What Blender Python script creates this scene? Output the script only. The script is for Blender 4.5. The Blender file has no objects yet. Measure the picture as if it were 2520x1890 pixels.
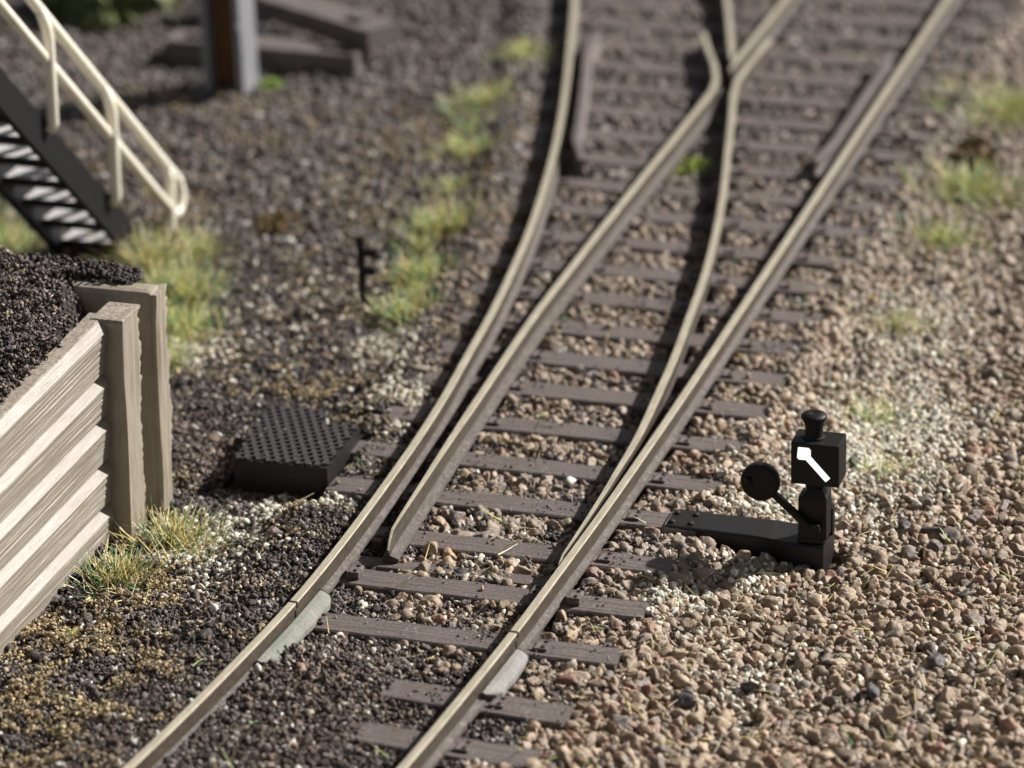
import bpy, bmesh, math, random
import numpy as np
from mathutils import Vector, Matrix
random.seed(7); RNG = np.random.default_rng(11)
PI = math.pi
scn = bpy.context.scene
COL = scn.collection

# ------------------------------------------------------------------ camera
F_PX, PITCH, YAW, ROLL, CAM_H = 8467.0, .4141, -.3234, -.0342, 10.035
Fv = np.array([math.sin(YAW)*math.cos(PITCH), math.cos(YAW)*math.cos(PITCH), -math.sin(PITCH)])
_r = np.array([math.cos(YAW), -math.sin(YAW), 0.0]); _u = np.cross(_r, Fv)
_c, _s = math.cos(ROLL), math.sin(ROLL)
Rv, Uv = _c*_r + _s*_u, -_s*_r + _c*_u
cd = bpy.data.cameras.new('camera'); cam = bpy.data.objects.new('camera', cd); COL.objects.link(cam)
cam.matrix_world = Matrix(((Rv[0], Uv[0], -Fv[0], 0), (Rv[1], Uv[1], -Fv[1], 0), (Rv[2], Uv[2], -Fv[2], CAM_H), (0, 0, 0, 1)))
cd.sensor_width = 36; cd.lens = F_PX/2520*36; cd.clip_start = .5; cd.clip_end = 400
cd.dof.use_dof = True; cd.dof.focus_distance = 22.5; cd.dof.aperture_fstop = .50; cd.dof.aperture_blades = 0
scn.camera = cam

def visible(x, y, z, m=.10):
    "rough test used only to leave out grains nobody could see"
    P = np.stack([x, y, np.full_like(x, z) if np.isscalar(z) else z - 0.0], -1) - np.array([0, 0, CAM_H])
    d = P@Fv; u = F_PX*(P@Rv)/d/2520; v = F_PX*(P@Uv)/d/2520
    return (abs(u) < .5+m) & (v < .375+m*.6) & (v > -.375-m)

# ------------------------------------------------------------------ light
SUN = Vector((1.04, .94, 1.0)).normalized()
sl = bpy.data.lights.new('sun', 'SUN'); so = bpy.data.objects.new('sun', sl); COL.objects.link(so)
sl.energy = 5.0; sl.angle = math.radians(1.2); sl.color = (1, .978, .945)
so.rotation_euler = SUN.to_track_quat('Z', 'Y').to_euler(); so.location = (5, 30, 20)
w = bpy.data.worlds.new('World'); scn.world = w; w.use_nodes = True
nt = w.node_tree; nt.nodes.clear()
sky = nt.nodes.new('ShaderNodeTexSky'); sky.sky_type = 'NISHITA'; sky.sun_disc = False
sky.sun_elevation = math.asin(SUN.z); sky.sun_rotation = math.atan2(SUN.x, SUN.y)
bg = nt.nodes.new('ShaderNodeBackground'); bg.inputs[1].default_value = .052
ow = nt.nodes.new('ShaderNodeOutputWorld'); hs = nt.nodes.new('ShaderNodeHueSaturation'); hs.inputs['Saturation'].default_value = .30; hs.inputs['Value'].default_value = .72; nt.links.new(sky.outputs[0], hs.inputs['Color']); nt.links.new(hs.outputs[0], bg.inputs[0]); nt.links.new(bg.outputs[0], ow.inputs[0])
scn.view_settings.view_transform = 'Standard'; scn.view_settings.look = 'None'; scn.view_settings.gamma = 1
scn.view_settings.exposure = .68

# ------------------------------------------------------------------ noise
def _h(ix, iy, s):
    n = (ix.astype(np.int64)*374761393 + iy.astype(np.int64)*668265263 + s*1442695041) & 0x7fffffff
    n = ((n ^ (n >> 13))*1274126177) & 0x7fffffff
    return ((n ^ (n >> 16)) & 0xffff)/65535.0
def vnoise(x, y, s=0):
    x = np.asarray(x, float); y = np.asarray(y, float)
    ix, iy = np.floor(x), np.floor(y); fx, fy = x-ix, y-iy
    fx = fx*fx*(3-2*fx); fy = fy*fy*(3-2*fy)
    a, b, c, d = _h(ix, iy, s), _h(ix+1, iy, s), _h(ix, iy+1, s), _h(ix+1, iy+1, s)
    return (a*(1-fx)+b*fx)*(1-fy) + (c*(1-fx)+d*fx)*fy
def fbm(x, y, s=0, o=4):
    r = 0; a = .5; t = 0
    for i in range(o):
        r = r + a*vnoise(x, y, s+i*17); t += a; x = np.asarray(x)*2.03; y = np.asarray(y)*2.03; a *= .5
    return r/t

# ------------------------------------------------------------------ materials
def new_mat(name):
    m = bpy.data.materials.new(name); m.use_nodes = True
    return m, m.node_tree, m.node_tree.nodes['Principled BSDF']
def surf(name, c1, c2, scale=20, rough=.7, metal=0., bump=.3, bdist=.01, stretch=(1, 1, 1), dust=0., dustc=(.3, .27, .24), spec=.3, sss=0., dscale=30, sssc=None, rv=.1):
    m, t, b = new_mat(name); N, L = t.nodes, t.links
    tc = N.new('ShaderNodeTexCoord'); mp = N.new('ShaderNodeMapping'); mp.inputs[3].default_value = stretch
    L.new(tc.outputs['Object'], mp.inputs[0])
    n1 = N.new('ShaderNodeTexNoise'); n1.inputs['Scale'].default_value = scale; n1.inputs['Detail'].default_value = 8; n1.inputs['Roughness'].default_value = .65
    L.new(mp.outputs[0], n1.inputs[0])
    r = N.new('ShaderNodeValToRGB'); r.color_ramp.elements[0].position = .3; r.color_ramp.elements[1].position = .7
    r.color_ramp.elements[0].color = (*c1, 1); r.color_ramp.elements[1].color = (*c2, 1)
    L.new(n1.outputs[0], r.inputs[0]); out = r.outputs[0]
    if dust:
        n2 = N.new('ShaderNodeTexNoise'); n2.inputs['Scale'].default_value = dscale; n2.inputs['Detail'].default_value = 6; n2.inputs['Roughness'].default_value = .8
        L.new(tc.outputs['Object'], n2.inputs[0])
        rr = N.new('ShaderNodeValToRGB'); rr.color_ramp.elements[0].position = .62-dust*.3; rr.color_ramp.elements[1].position = .70-dust*.1
        L.new(n2.outputs[0], rr.inputs[0])
        mx = N.new('ShaderNodeMix'); mx.data_type = 'RGBA'; L.new(rr.outputs[0], mx.inputs[0]); L.new(out, mx.inputs[6]); mx.inputs[7].default_value = (*dustc, 1)
        out = mx.outputs[2]
    L.new(out, b.inputs['Base Color'])
    b.inputs['Metallic'].default_value = metal; b.inputs['Specular IOR Level'].default_value = spec
    mr = N.new('ShaderNodeMapRange'); mr.inputs[3].default_value = rough-rv; mr.inputs[4].default_value = rough+rv; L.new(n1.outputs[0], mr.inputs[0]); L.new(mr.outputs[0], b.inputs['Roughness'])
    if bump:
        bp = N.new('ShaderNodeBump'); bp.inputs['Strength'].default_value = bump; bp.inputs['Distance'].default_value = bdist
        L.new(n1.outputs[0], bp.inputs['Height']); L.new(bp.outputs[0], b.inputs['Normal'])
    if sss:
        b.inputs['Subsurface Weight'].default_value = sss; b.inputs['Subsurface Radius'].default_value = (.05, .035, .02); b.inputs['Subsurface Scale'].default_value = 1
    return m
def grain_mat(name, rough=.6, spec=.4, scale=70, var=(.7, 1.25), bump=.5, bd=.006, sss=0):
    m, t, b = new_mat(name); N, L = t.nodes, t.links
    at = N.new('ShaderNodeAttribute'); at.attribute_name = 'col'
    tc = N.new('ShaderNodeTexCoord'); n1 = N.new('ShaderNodeTexNoise'); n1.inputs['Scale'].default_value = scale; n1.inputs['Detail'].default_value = 4; n1.inputs['Roughness'].default_value = .7
    L.new(tc.outputs['Object'], n1.inputs[0])
    mr = N.new('ShaderNodeMapRange'); mr.inputs[1].default_value = .3; mr.inputs[2].default_value = .7; mr.inputs[3].default_value = var[0]; mr.inputs[4].default_value = var[1]; L.new(n1.outputs[0], mr.inputs[0])
    vm = N.new('ShaderNodeVectorMath'); vm.operation = 'SCALE'; L.new(at.outputs['Color'], vm.inputs[0]); L.new(mr.outputs[0], vm.inputs['Scale'])
    L.new(vm.outputs[0], b.inputs['Base Color']); b.inputs['Roughness'].default_value = rough; b.inputs['Specular IOR Level'].default_value = spec
    if sss: b.inputs['Subsurface Weight'].default_value = sss; b.inputs['Subsurface Radius'].default_value = (.03, .018, .010); b.inputs['Subsurface Scale'].default_value = 1
    bp = N.new('ShaderNodeBump'); bp.inputs['Strength'].default_value = bump; bp.inputs['Distance'].default_value = bd
    L.new(n1.outputs[0], bp.inputs['Height']); L.new(bp.outputs[0], b.inputs['Normal'])
    return m
M = dict(
 grain=grain_mat('gravel_grain', .55, .4, 60, (.6, 1.3), .6, .008, sss=.3),
 cinder=grain_mat('cinder_grain', .68, .3, 90, (.6, 1.4)),
 fibre=grain_mat('grass_fibre', .6, .3, 10, (.9, 1.1), 0),
 railtop=surf('rail_head_worn', (.42, .365, .26), (.64, .57, .43), 30, .34, .35, .2, .003, (1, .15, 1), .22, (.30, .25, .17), .6),
 railside=surf('rail_side_brown', (.045, .034, .024), (.085, .066, .047), 18, .55, .1, .25, .004, (1, .3, 1), .30, (.13, .11, .09), .35),
 railfoot=surf('rail_foot_dusty', (.062, .050, .043), (.120, .102, .088), 26, .8, 0, .5, .006, (1, .6, 1), .40, (.20, .18, .165)),
 plasticrail=surf('brown_plastic_rail', (.09, .070, .064), (.165, .138, .126), 20, .6, 0, .2, .004, (1, .3, 1), .3, (.17, .15, .14)),
 sleeper=surf('sleeper_wood', (.050, .037, .032), (.172, .138, .122), 9, .6, 0, 1.0, .016, (.14, 5.5, 3), .36, (.25, .215, .19), .4, dscale=45),
 chair=surf('rail_chair_brown', (.075, .055, .05), (.15, .12, .11), 30, .7, 0, .4, .006, (1, 1, 1), .35, (.25, .22, .2)),
 bolt=surf('bolt_black', (.012, .01, .009), (.03, .025, .022), 40, .7),
 patina=surf('joiner_patina', (.12, .20, .16), (.30, .27, .24), 9, .85, 0, .5, .006, (1, 1, 1), .6, (.20, .15, .13), dscale=45),
 patina2=surf('joiner_grey', (.19, .175, .16), (.34, .315, .30), 9, .85, 0, .5, .006, (1, 1, 1), .6, (.19, .19, .17), dscale=45),
 black=surf('black_plastic', (.006, .005, .004), (.011, .009, .008), 90, .5, 0, .2, .002, spec=.22),
 blackdust=surf('black_plastic_dusty', (.007, .006, .006), (.016, .013, .012), 90, .5, 0, .3, .003, (1, 1, 1), .22, (.07, .06, .055), .3, dscale=160),
 white=surf('white_symbol_added_glow', (.86, .86, .84), (.93, .93, .92), 20, .5, 0, 0),
 hatch=surf('dark_grey_plastic', (.013, .011, .011), (.022, .019, .019), 60, .5, 0, .15, .002, (1, 1, 1), .15, (.06, .052, .05), .3, dscale=90),
 rib=surf('dark_grey_rib', (.040, .035, .035), (.070, .062, .061), 60, .42, 0, .1, .002, spec=.5),
 tan=surf('tan_plastic_planks', (.25, .215, .17), (.32, .28, .235), 14, .30, 0, .5, .008, (5, .22, 5), .15, (.24, .20, .15), .75, .2, dscale=22),
 tanpost=surf('tan_plastic_post', (.25, .21, .16), (.34, .295, .235), 9, .45, 0, .25, .006, (3, 3, .5), .18, (.26, .20, .14), .4, .25, dscale=18),
 tantop=surf('tan_top_dirty', (.22, .18, .14), (.42, .37, .30), 30, .8, 0, .5, .008, (1, 1, 1), .5, (.10, .08, .07), .2, dscale=50),
 cream=surf('cream_plastic', (.74, .69, .56), (.80, .76, .65), 6, .42, 0, .05, .003, (1, 1, 1), .2, (.66, .57, .42), .4, .2, dscale=3),
 stairblack=surf('stair_black', (.007, .007, .008), (.016, .016, .017), 30, .55, 0, .3, .004, (1, 1, 1), .15, (.05, .05, .055), .2, dscale=60),
 tread=surf('stair_tread_grey', (.42, .39, .38), (.52, .49, .475), 18, .6, 0, .2, .004),
 mast=surf('mast_grey', (.19, .19, .20), (.30, .30, .315), 8, .5, .2, .2, .004, (2, 2, .3)),
 rust=surf('mast_rust', (.09, .045, .018), (.16, .085, .035), 8, .8, 0, .3, .006, (2, 2, .5)),
 beam=surf('old_beam', (.07, .056, .05), (.165, .14, .13), 8, .75, 0, .5, .01, (.4, 3, 3), .4, (.2, .175, .16)),
)
for _k in ('tan', 'tanpost'):
    _b = M[_k].node_tree.nodes['Principled BSDF']; _b.inputs['Coat Weight'].default_value = .38 if _k == 'tan' else .25; _b.inputs['Coat Roughness'].default_value = .22
_b = M['white'].node_tree.nodes['Principled BSDF']; _b.inputs['Emission Color'].default_value = (1, 1, 1, 1); _b.inputs['Emission Strength'].default_value = .6  # glow added to the white arrow so it reads white on its shaded face
def dirt_material():
    m, t, b = new_mat('ground_dirt'); N, L = t.nodes, t.links
    tc = N.new('ShaderNodeTexCoord')
    n = N.new('ShaderNodeTexNoise'); n.inputs['Scale'].default_value = 14; n.inputs['Detail'].default_value = 12; n.inputs['Roughness'].default_value = .75; L.new(tc.outputs['Object'], n.inputs[0])
    vo = N.new('ShaderNodeTexVoronoi'); vo.inputs['Scale'].default_value = 16; L.new(tc.outputs['Object'], vo.inputs[0])
    at = N.new('ShaderNodeAttribute'); at.attribute_name = 'zone'
    r1 = N.new('ShaderNodeValToRGB'); r1.color_ramp.elements[0].position = .35; r1.color_ramp.elements[0].color = (.022, .018, .016, 1); r1.color_ramp.elements[1].position = .68; r1.color_ramp.elements[1].color = (.12, .10, .092, 1)
    r2 = N.new('ShaderNodeValToRGB'); r2.color_ramp.elements[0].position = .32; r2.color_ramp.elements[0].color = (.045, .03, .02, 1); r2.color_ramp.elements[1].position = .68; r2.color_ramp.elements[1].color = (.26, .19, .13, 1)
    L.new(n.outputs[0], r1.inputs[0]); L.new(n.outputs[0], r2.inputs[0])
    mx = N.new('ShaderNodeMix'); mx.data_type = 'RGBA'; L.new(at.outputs['Fac'], mx.inputs[0]); L.new(r1.outputs[0], mx.inputs[6]); L.new(r2.outputs[0], mx.inputs[7])
    L.new(mx.outputs[2], b.inputs['Base Color']); b.inputs['Roughness'].default_value = .9
    ad = N.new('ShaderNodeMath'); L.new(n.outputs[0], ad.inputs[0]); L.new(vo.outputs[0], ad.inputs[1])
    bp = N.new('ShaderNodeBump'); bp.inputs['Strength'].default_value = 1; bp.inputs['Distance'].default_value = .05; L.new(ad.outputs[0], bp.inputs['Height']); L.new(bp.outputs[0], b.inputs['Normal'])
    return m
M['dirt'] = dirt_material()

# ------------------------------------------------------------------ mesh helpers
def tag(o, label=None, cat=None, group=None, kind=None):
    if label: o['label'] = label
    if cat: o['category'] = cat
    if group: o['group'] = group
    if kind: o['kind'] = kind
    return o
def empty(name, loc, rz=0):
    o = bpy.data.objects.new(name, None); COL.objects.link(o); o.location = loc; o.rotation_euler = (0, 0, rz); o.empty_display_size = .1
    return o
def link(name, me, mats, parent=None, loc=None):
    if not isinstance(mats, (list, tuple)): mats = [mats]
    for m in mats: me.materials.append(m)
    o = bpy.data.objects.new(name, me); COL.objects.link(o)
    if loc is not None: o.location = loc
    if parent: o.parent = parent
    return o
class MB:
    def __init__(s): s.v = []; s.f = []; s.m = []; s.sm = []
    def add(s, vs, fs, mi=0, smooth=False):
        n = len(s.v); s.v += [tuple(v) for v in vs]
        for f in fs: s.f.append([n+i for i in f]); s.m.append(mi); s.sm.append(smooth)
        return s
    def box(s, a, b, mi=0, xf=None, bev=0):
        (x0, y0, z0), (x1, y1, z1) = a, b
        if bev:
            bm = bmesh.new(); bmesh.ops.create_cube(bm, size=1)
            for v in bm.verts: v.co = Vector(((x0+x1)/2+v.co.x*(x1-x0), (y0+y1)/2+v.co.y*(y1-y0), (z0+z1)/2+v.co.z*(z1-z0)))
            bmesh.ops.bevel(bm, geom=bm.edges[:], offset=bev, segments=2, affect='EDGES', profile=.6)
            vs = [tuple(v.co) for v in bm.verts]; fs = [[v.index for v in f.verts] for f in bm.faces]; bm.free()
        else:
            vs = [(x0, y0, z0), (x1, y0, z0), (x1, y1, z0), (x0, y1, z0), (x0, y0, z1), (x1, y0, z1), (x1, y1, z1), (x0, y1, z1)]
            fs = [(0, 3, 2, 1), (4, 5, 6, 7), (0, 1, 5, 4), (1, 2, 6, 5), (2, 3, 7, 6), (3, 0, 4, 7)]
        if xf: vs = [xf(Vector(v)) for v in vs]
        return s.add(vs, fs, mi)
    def prism(s, poly, d, mi=0):
        "poly: list of 3D points, extruded by vector d"
        n = len(poly); d = Vector(d); a = [Vector(p) for p in poly]; vs = a + [p+d for p in a]
        return s.add(vs, [list(range(n))[::-1], list(range(n, 2*n))] + [(i, (i+1) % n, n+(i+1) % n, n+i) for i in range(n)], mi)
    def lathe(s, prof, c, n=28, axis=2, mi=0):
        vs = []; c = Vector(c)
        for r, h in prof:
            for k in range(n):
                a = 2*PI*k/n; p = (r*math.cos(a), r*math.sin(a), h)
                if axis == 1: p = (r*math.cos(a), h, r*math.sin(a))
                vs.append(c+Vector(p))
        fs = [(i*n+k, i*n+(k+1) % n, (i+1)*n+(k+1) % n, (i+1)*n+k) for i in range(len(prof)-1) for k in range(n)]
        fs += [list(range(n))[::-1], list(range((len(prof)-1)*n, len(prof)*n))]
        return s.add(vs, fs, mi, True)
    def tube(s, pts, r, n=14, mi=0):
        P = [Vector(p) for p in pts]; vs = []; up = Vector((1, 0, 0))
        for i, p in enumerate(P):
            d = (P[min(i+1, len(P)-1)]-P[max(i-1, 0)]).normalized()
            if abs(d.dot(up)) > .95: up = Vector((0, 1, 0))
            a = d.cross(up).normalized(); b = d.cross(a); rr = r[i] if isinstance(r, (list, tuple)) else r
            vs += [p+a*rr*math.cos(2*PI*k/n)+b*rr*math.sin(2*PI*k/n) for k in range(n)]
        fs = [(i*n+k, i*n+(k+1) % n, (i+1)*n+(k+1) % n, (i+1)*n+k) for i in range(len(P)-1) for k in range(n)]
        fs += [list(range(n))[::-1], list(range((len(P)-1)*n, len(P)*n))]
        return s.add(vs, fs, mi, True)
    def build(s, name, mats, parent=None, loc=None, bev=0, fix=True):
        me = bpy.data.meshes.new(name); me.from_pydata(s.v, [], s.f)
        me.polygons.foreach_set('material_index', s.m); me.polygons.foreach_set('use_smooth', s.sm)
        if fix:
            bm = bmesh.new(); bm.from_mesh(me)
            if bev: bmesh.ops.bevel(bm, geom=[e for e in bm.edges if len(e.link_faces) == 2 and e.calc_face_angle() > .5], offset=bev, segments=2, affect='EDGES', profile=.6)
            bmesh.ops.recalc_face_normals(bm, faces=bm.faces[:]); bm.to_mesh(me); bm.free()
        me.update()
        return link(name, me, mats, parent, loc)
def np_mesh(name, V, Fc, cols=None, smooth=True, attr='col'):
    "V (n,3), Fc (m,k) constant k"
    me = bpy.data.meshes.new(name); k = Fc.shape[1]
    me.vertices.add(len(V)); me.vertices.foreach_set('co', np.ascontiguousarray(V, dtype=np.float32).ravel())
    me.loops.add(Fc.size); me.loops.foreach_set('vertex_index', np.ascontiguousarray(Fc, dtype=np.int32).ravel())
    me.polygons.add(len(Fc)); me.polygons.foreach_set('loop_start', np.arange(0, Fc.size, k, dtype=np.int32))
    me.polygons.foreach_set('use_smooth', np.full(len(Fc), smooth, dtype=bool))
    me.update(calc_edges=True)
    if cols is not None:
        a = me.color_attributes.new(attr, 'FLOAT_COLOR', 'POINT')
        c = np.ones((len(V), 4), np.float32); c[:, :3] = cols; a.data.foreach_set('color', c.ravel())
    return me

# ------------------------------------------------------------------ track geometry
LS_Y = [8, 12, 14, 15.86, 16.15, 16.83, 17.37, 18.04, 18.9, 19.42, 19.97, 20.58, 21.43, 22.1, 22.81, 23.64, 24.66, 25.5, 26.4, 28.36, 29.2, 30.6, 33, 36, 40]
LS_X = [-9.2, -8.30, -7.98, -7.745, -7.712, -7.648, -7.607, -7.567, -7.560, -7.570, -7.588, -7.614, -7.675, -7.743, -7.811, -7.915, -8.068, -8.222, -8.405, -8.88, -9.105, -9.487, -10.25, -11.35, -13.1]
def smoothed(xs, ys):
    xs = np.array(xs, float); ys = np.array(ys, float)
    def f(t):   # Catmull-Rom style on a non uniform table
        m = np.gradient(ys, xs); i = np.clip(np.searchsorted(xs, t)-1, 0, len(xs)-2)
        h = xs[i+1]-xs[i]; u = (t-xs[i])/h
        return (2*u**3-3*u**2+1)*ys[i] + (u**3-2*u**2+u)*h*m[i] + (-2*u**3+3*u**2)*ys[i+1] + (u**3-u**2)*h*m[i+1]
    return f
left_stock = smoothed(LS_Y, LS_X)
right_stock = smoothed([8, 12, 14, 16.27, 17.31, 18.0, 19.0, 19.8, 21, 24, 30, 40], [-7.6, -6.78, -6.46, -6.195, -6.118, -6.079, -6.045, -6.022, -6.005, -5.995, -5.99, -5.985])
closure_r = smoothed([19.05, 19.75, 20.34, 20.95, 21.79, 22.47, 23.16, 23.98, 25.0, 25.84, 26.7, 28.19, 29.76, 30.81, 33, 36, 40], [-6.098, -6.098, -6.106, -6.122, -6.188, -6.252, -6.335, -6.436, -6.60, -6.762, -6.948, -7.282, -7.71, -8.01, -8.72, -9.80, -11.5])
closure_l = smoothed([18.9, 19.4, 20.03, 20.64, 21.49, 22.18, 22.9, 24, 28, 40], [-7.292, -7.318, -7.352, -7.386, -7.425, -7.458, -7.487, -7.5, -7.5, -7.5])
def pts(fn, y0, y1, step=.18):
    n = max(2, int(round((y1-y0)/step))+1); ys = np.linspace(y0, y1, n)
    return [(float(fn(np.array(y))), float(y)) for y in ys]
ZS = -.18
def rail_mesh(path, w=None, foot=None, ztop=None, h=.18, head=.028):
    "path list of (x,y); w per point head scale; foot (left,right) half widths"
    fl, fr = foot or (.050, .050); n = len(path); vs = []; prof_m = []
    P = [Vector((x, y, 0)) for x, y in path]
    for i, p in enumerate(P):
        d = (P[min(i+1, n-1)]-P[max(i-1, 0)]).normalized(); r = Vector((d.y, -d.x, 0))
        s = w[i] if w else 1.0; zt = ztop[i] if ztop else 0.0; hd = head*s
        pr = [(-hd*.82, zt), (hd*.82, zt), (hd, zt-.009), (hd, zt-.045), (.013, zt-.062), (.013, -h+.05), (fr, -h+.026), (fr, -h+.003),
              (-fl, -h+.003), (-fl, -h+.026), (-.013, -h+.05), (-.013, zt-.062), (-hd, zt-.045), (-hd, zt-.009)]
        vs += [p + r*a + Vector((0, 0, b)) for a, b in pr]
    K = 14; mats = [0, 0, 1, 1, 1, 2, 2, 2, 2, 2, 1, 1, 1, 0]
    b = MB()
    fs = []; b.v = [tuple(v) for v in vs]
    for i in range(n-1):
        for k in range(K):
            b.f.append([i*K+k, i*K+(k+1) % K, (i+1)*K+(k+1) % K, (i+1)*K+k]); b.m.append(mats[k]); b.sm.append(False)
    b.f.append(list(range(K))); b.m.append(1); b.sm.append(False)
    b.f.append([(n-1)*K+k for k in range(K)][::-1]); b.m.append(1); b.sm.append(False)
    return b
RM = [M['railtop'], M['railside'], M['railfoot']]; PM = [M['plasticrail']]*3
def rail(path, label, mats=RM, **k):
    cx, cy = path[0]
    b = rail_mesh([(x-cx, y-cy) for x, y in path], **k)
    return tag(b.build('rail', mats, loc=(cx, cy, 0)), label, 'rail', 'rails of the turnout')
LJ, RJ = 18.04, 18.00
rail(pts(left_stock, 13.4, LJ-.012), 'bright worn rail running to the lower left corner, below the left joint')
rail(pts(right_stock, 13.4, RJ-.012), 'rail leaving at the bottom edge beside the brown gravel, below the right joint')
rail(pts(left_stock, LJ+.012, 38), 'outermost left rail, curving left into the distance past the grass clumps')
rail(pts(right_stock, RJ+.012, 38), 'straight outermost right rail running past the black switch stand to the top edge')
bl = pts(closure_l, 19.20, 28.05)
ww = [min(1, .3+.7*(y-19.20)/2.0) for x, y in bl]; zz = [-.008 if i == 0 else 0. for i in range(len(bl))]
tipx, tipy = bl[0]
wing = [(-7.505, 28.3), (-7.55, 28.62), (-7.68, 29.05), (-7.86, 29.5), (-8.02, 29.95)]
rail([(tipx+.018, tipy-.15), (tipx+.008, tipy-.08)]+bl+wing, 'left switch blade standing open beside the left rail, bent aside at the crossing',
     w=[.22, .26]+ww+[1]*5, ztop=[-.09, -.045]+zz+[0, 0, -.01, -.015, -.02], foot=(.04, .070))
br = pts(closure_r, 19.12, 28.05)
ww = [min(1, .22+.78*max(0, y-19.12)/2.2) for x, y in br]
wing = [(-7.30, 28.28), (-7.355, 28.62), (-7.372, 29.0), (-7.372, 29.5), (-7.36, 29.9)]
rail([(br[0][0]+.006, br[0][1]-.12)]+br+wing, 'right switch blade pressed against the straight right rail, pointed at its near end',
     w=[.2]+ww+[1]*5, ztop=[-.03]+[-.006 if y < 20.2 else 0. for x, y in br]+[0, 0, -.01, -.015, -.02], foot=(.07, .012))
cr = pts(closure_r, 29.15, 38)
fl_ = [(-7.482, 28.86)]+[(-7.5, y) for y in np.linspace(29.2, 38, 40)]
rail(fl_, 'straight rail beyond the crossing nose, leaving through the top edge', w=[.35]+[1]*40)
rail([(x-.0, y) for x, y in cr], 'curved rail beyond the crossing nose, bending left to the top edge', w=[.45, .8]+[1]*(len(cr)-2))
# check rails
def check_rail(fn, off, y0, y1, flare, label):
    p = pts(fn, y0, y1, .25); n = len(p); q = []
    for i, (x, y) in enumerate(p):
        e = max(0, 1-min(i, n-1-i)/2.0); q.append((x+off+flare*e, y))
    return rail(q, label, mats=PM, h=.18, head=.034, ztop=[-.012]*n, foot=(.045, .045))
check_rail(left_stock, .165, 26.35, 29.75, .10, 'brown plastic check rail inside the curved left rail')
check_rail(right_stock, -.165, 26.75, 29.75, -.05, 'brown plastic check rail inside the straight right rail opposite the crossing')

# rail joiners
def joiner(fn, y0, y1, side, mat, label, wd=.10, z=-.125):
    c = [pts(fn, y0, y1, .1)]; b = MB(); p = c[0]; n = len(p); cx, cy = p[0]; vs = []
    for i, (x, y) in enumerate(p):
        k = 1.0 if 0 < i < n-1 else .75; j = .006*math.sin(i*2.3)
        a, e = .028, .028+wd*k+j
        for (u, h) in [(a, z+.028), (e*.55, z+.02), (e, z-.012), (e, -.178), (a, -.178)]:
            vs.append((x-cx+side*u, y-cy+(.05 if i == 0 and h < z else 0), h))
    fs = [(i*5+k, i*5+(k+1) % 5, (i+1)*5+(k+1) % 5, (i+1)*5+k) for i in range(n-1) for k in range(5)]
    fs += [list(range(5)), [(n-1)*5+k for k in range(5)][::-1]]
    b.add(vs, fs)
    return tag(b.build('rail_joiner', mat, loc=(cx, cy, 0), bev=.006), label, 'rail joiner', 'rail joiners')
joiner(left_stock, 17.42, 18.42, 1, M['patina'], 'green tarnished rail joiner along the inside of the left rail')
joiner(right_stock, 17.38, 17.97, 1, M['patina2'], 'pale grey rail joiner along the outside of the right rail', wd=.092)

# ------------------------------------------------------------------ sleepers
SL = []      # (x0,x1,y0,y1,angle,cx,cy)
SLW = .235
fronts = [(14.42, 1), (15.02, 1), (15.61, 1), (16.2, 1), (16.77, 1), (17.33, 1), (18.056, 0), (18.70, 0), (19.337, 0), (19.993, 0), (20.607, 0), (21.248, 0), (21.877, 0), (22.46, 0), (23.05, 0), (23.66, 0)]
yy = 24.255
while yy < 37: fronts.append((yy, 0)); yy += .615
ORD = ['first', 'second', 'third', 'fourth', 'fifth', 'sixth', 'seventh', 'eighth', 'ninth', 'tenth', 'eleventh', 'twelfth', 'thirteenth', 'fourteenth', 'fifteenth', 'sixteenth', 'seventeenth', 'eighteenth', 'nineteenth', 'twentieth', 'twenty-first', 'twenty-second', 'twenty-third', 'twenty-fourth', 'twenty-fifth', 'twenty-sixth', 'twenty-seventh', 'twenty-eighth', 'twenty-ninth', 'thirtieth', 'thirty-first', 'thirty-second', 'thirty-third', 'thirty-fourth', 'thirty-fifth', 'thirty-sixth', 'thirty-seventh', 'thirty-eighth']
special = {4: 'brown sleeper half buried in gravel at the bottom edge, below the right joiner', 5: 'brown sleeper ending beside the pale grey rail joiner, its end standing clear of gravel',
           6: 'wide grained brown sleeper just beyond the two rail joints', 7: 'brown sleeper with raised rail blocks, next beyond the rail joints',
           8: 'brown sleeper under the tip of the open left switch blade', 9: 'brown sleeper running into the black switch stand plate'}
chair_me = {}
def chair_mesh(tall):
    if tall in chair_me: return chair_me[tall]
    b = MB(); h = .055 if tall else .02
    b.box((-.16, -.055, .0005), (.16, .055, .0045), 0)
    for s in (-1, 1):
        b.box((s*.125-.045, -.06, .002), (s*.125+.045, .06, h), 0, bev=.008)
        for q in (-.035, .035): b.lathe([(.014, h-.004), (.013, h+.006), (.006, h+.009)], (s*.14, q, 0), 8, mi=1)
    o = b.build('rail_chair', [M['chair'], M['bolt']]); me = o.data; bpy.data.objects.remove(o); chair_me[tall] = me
    return me
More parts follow.
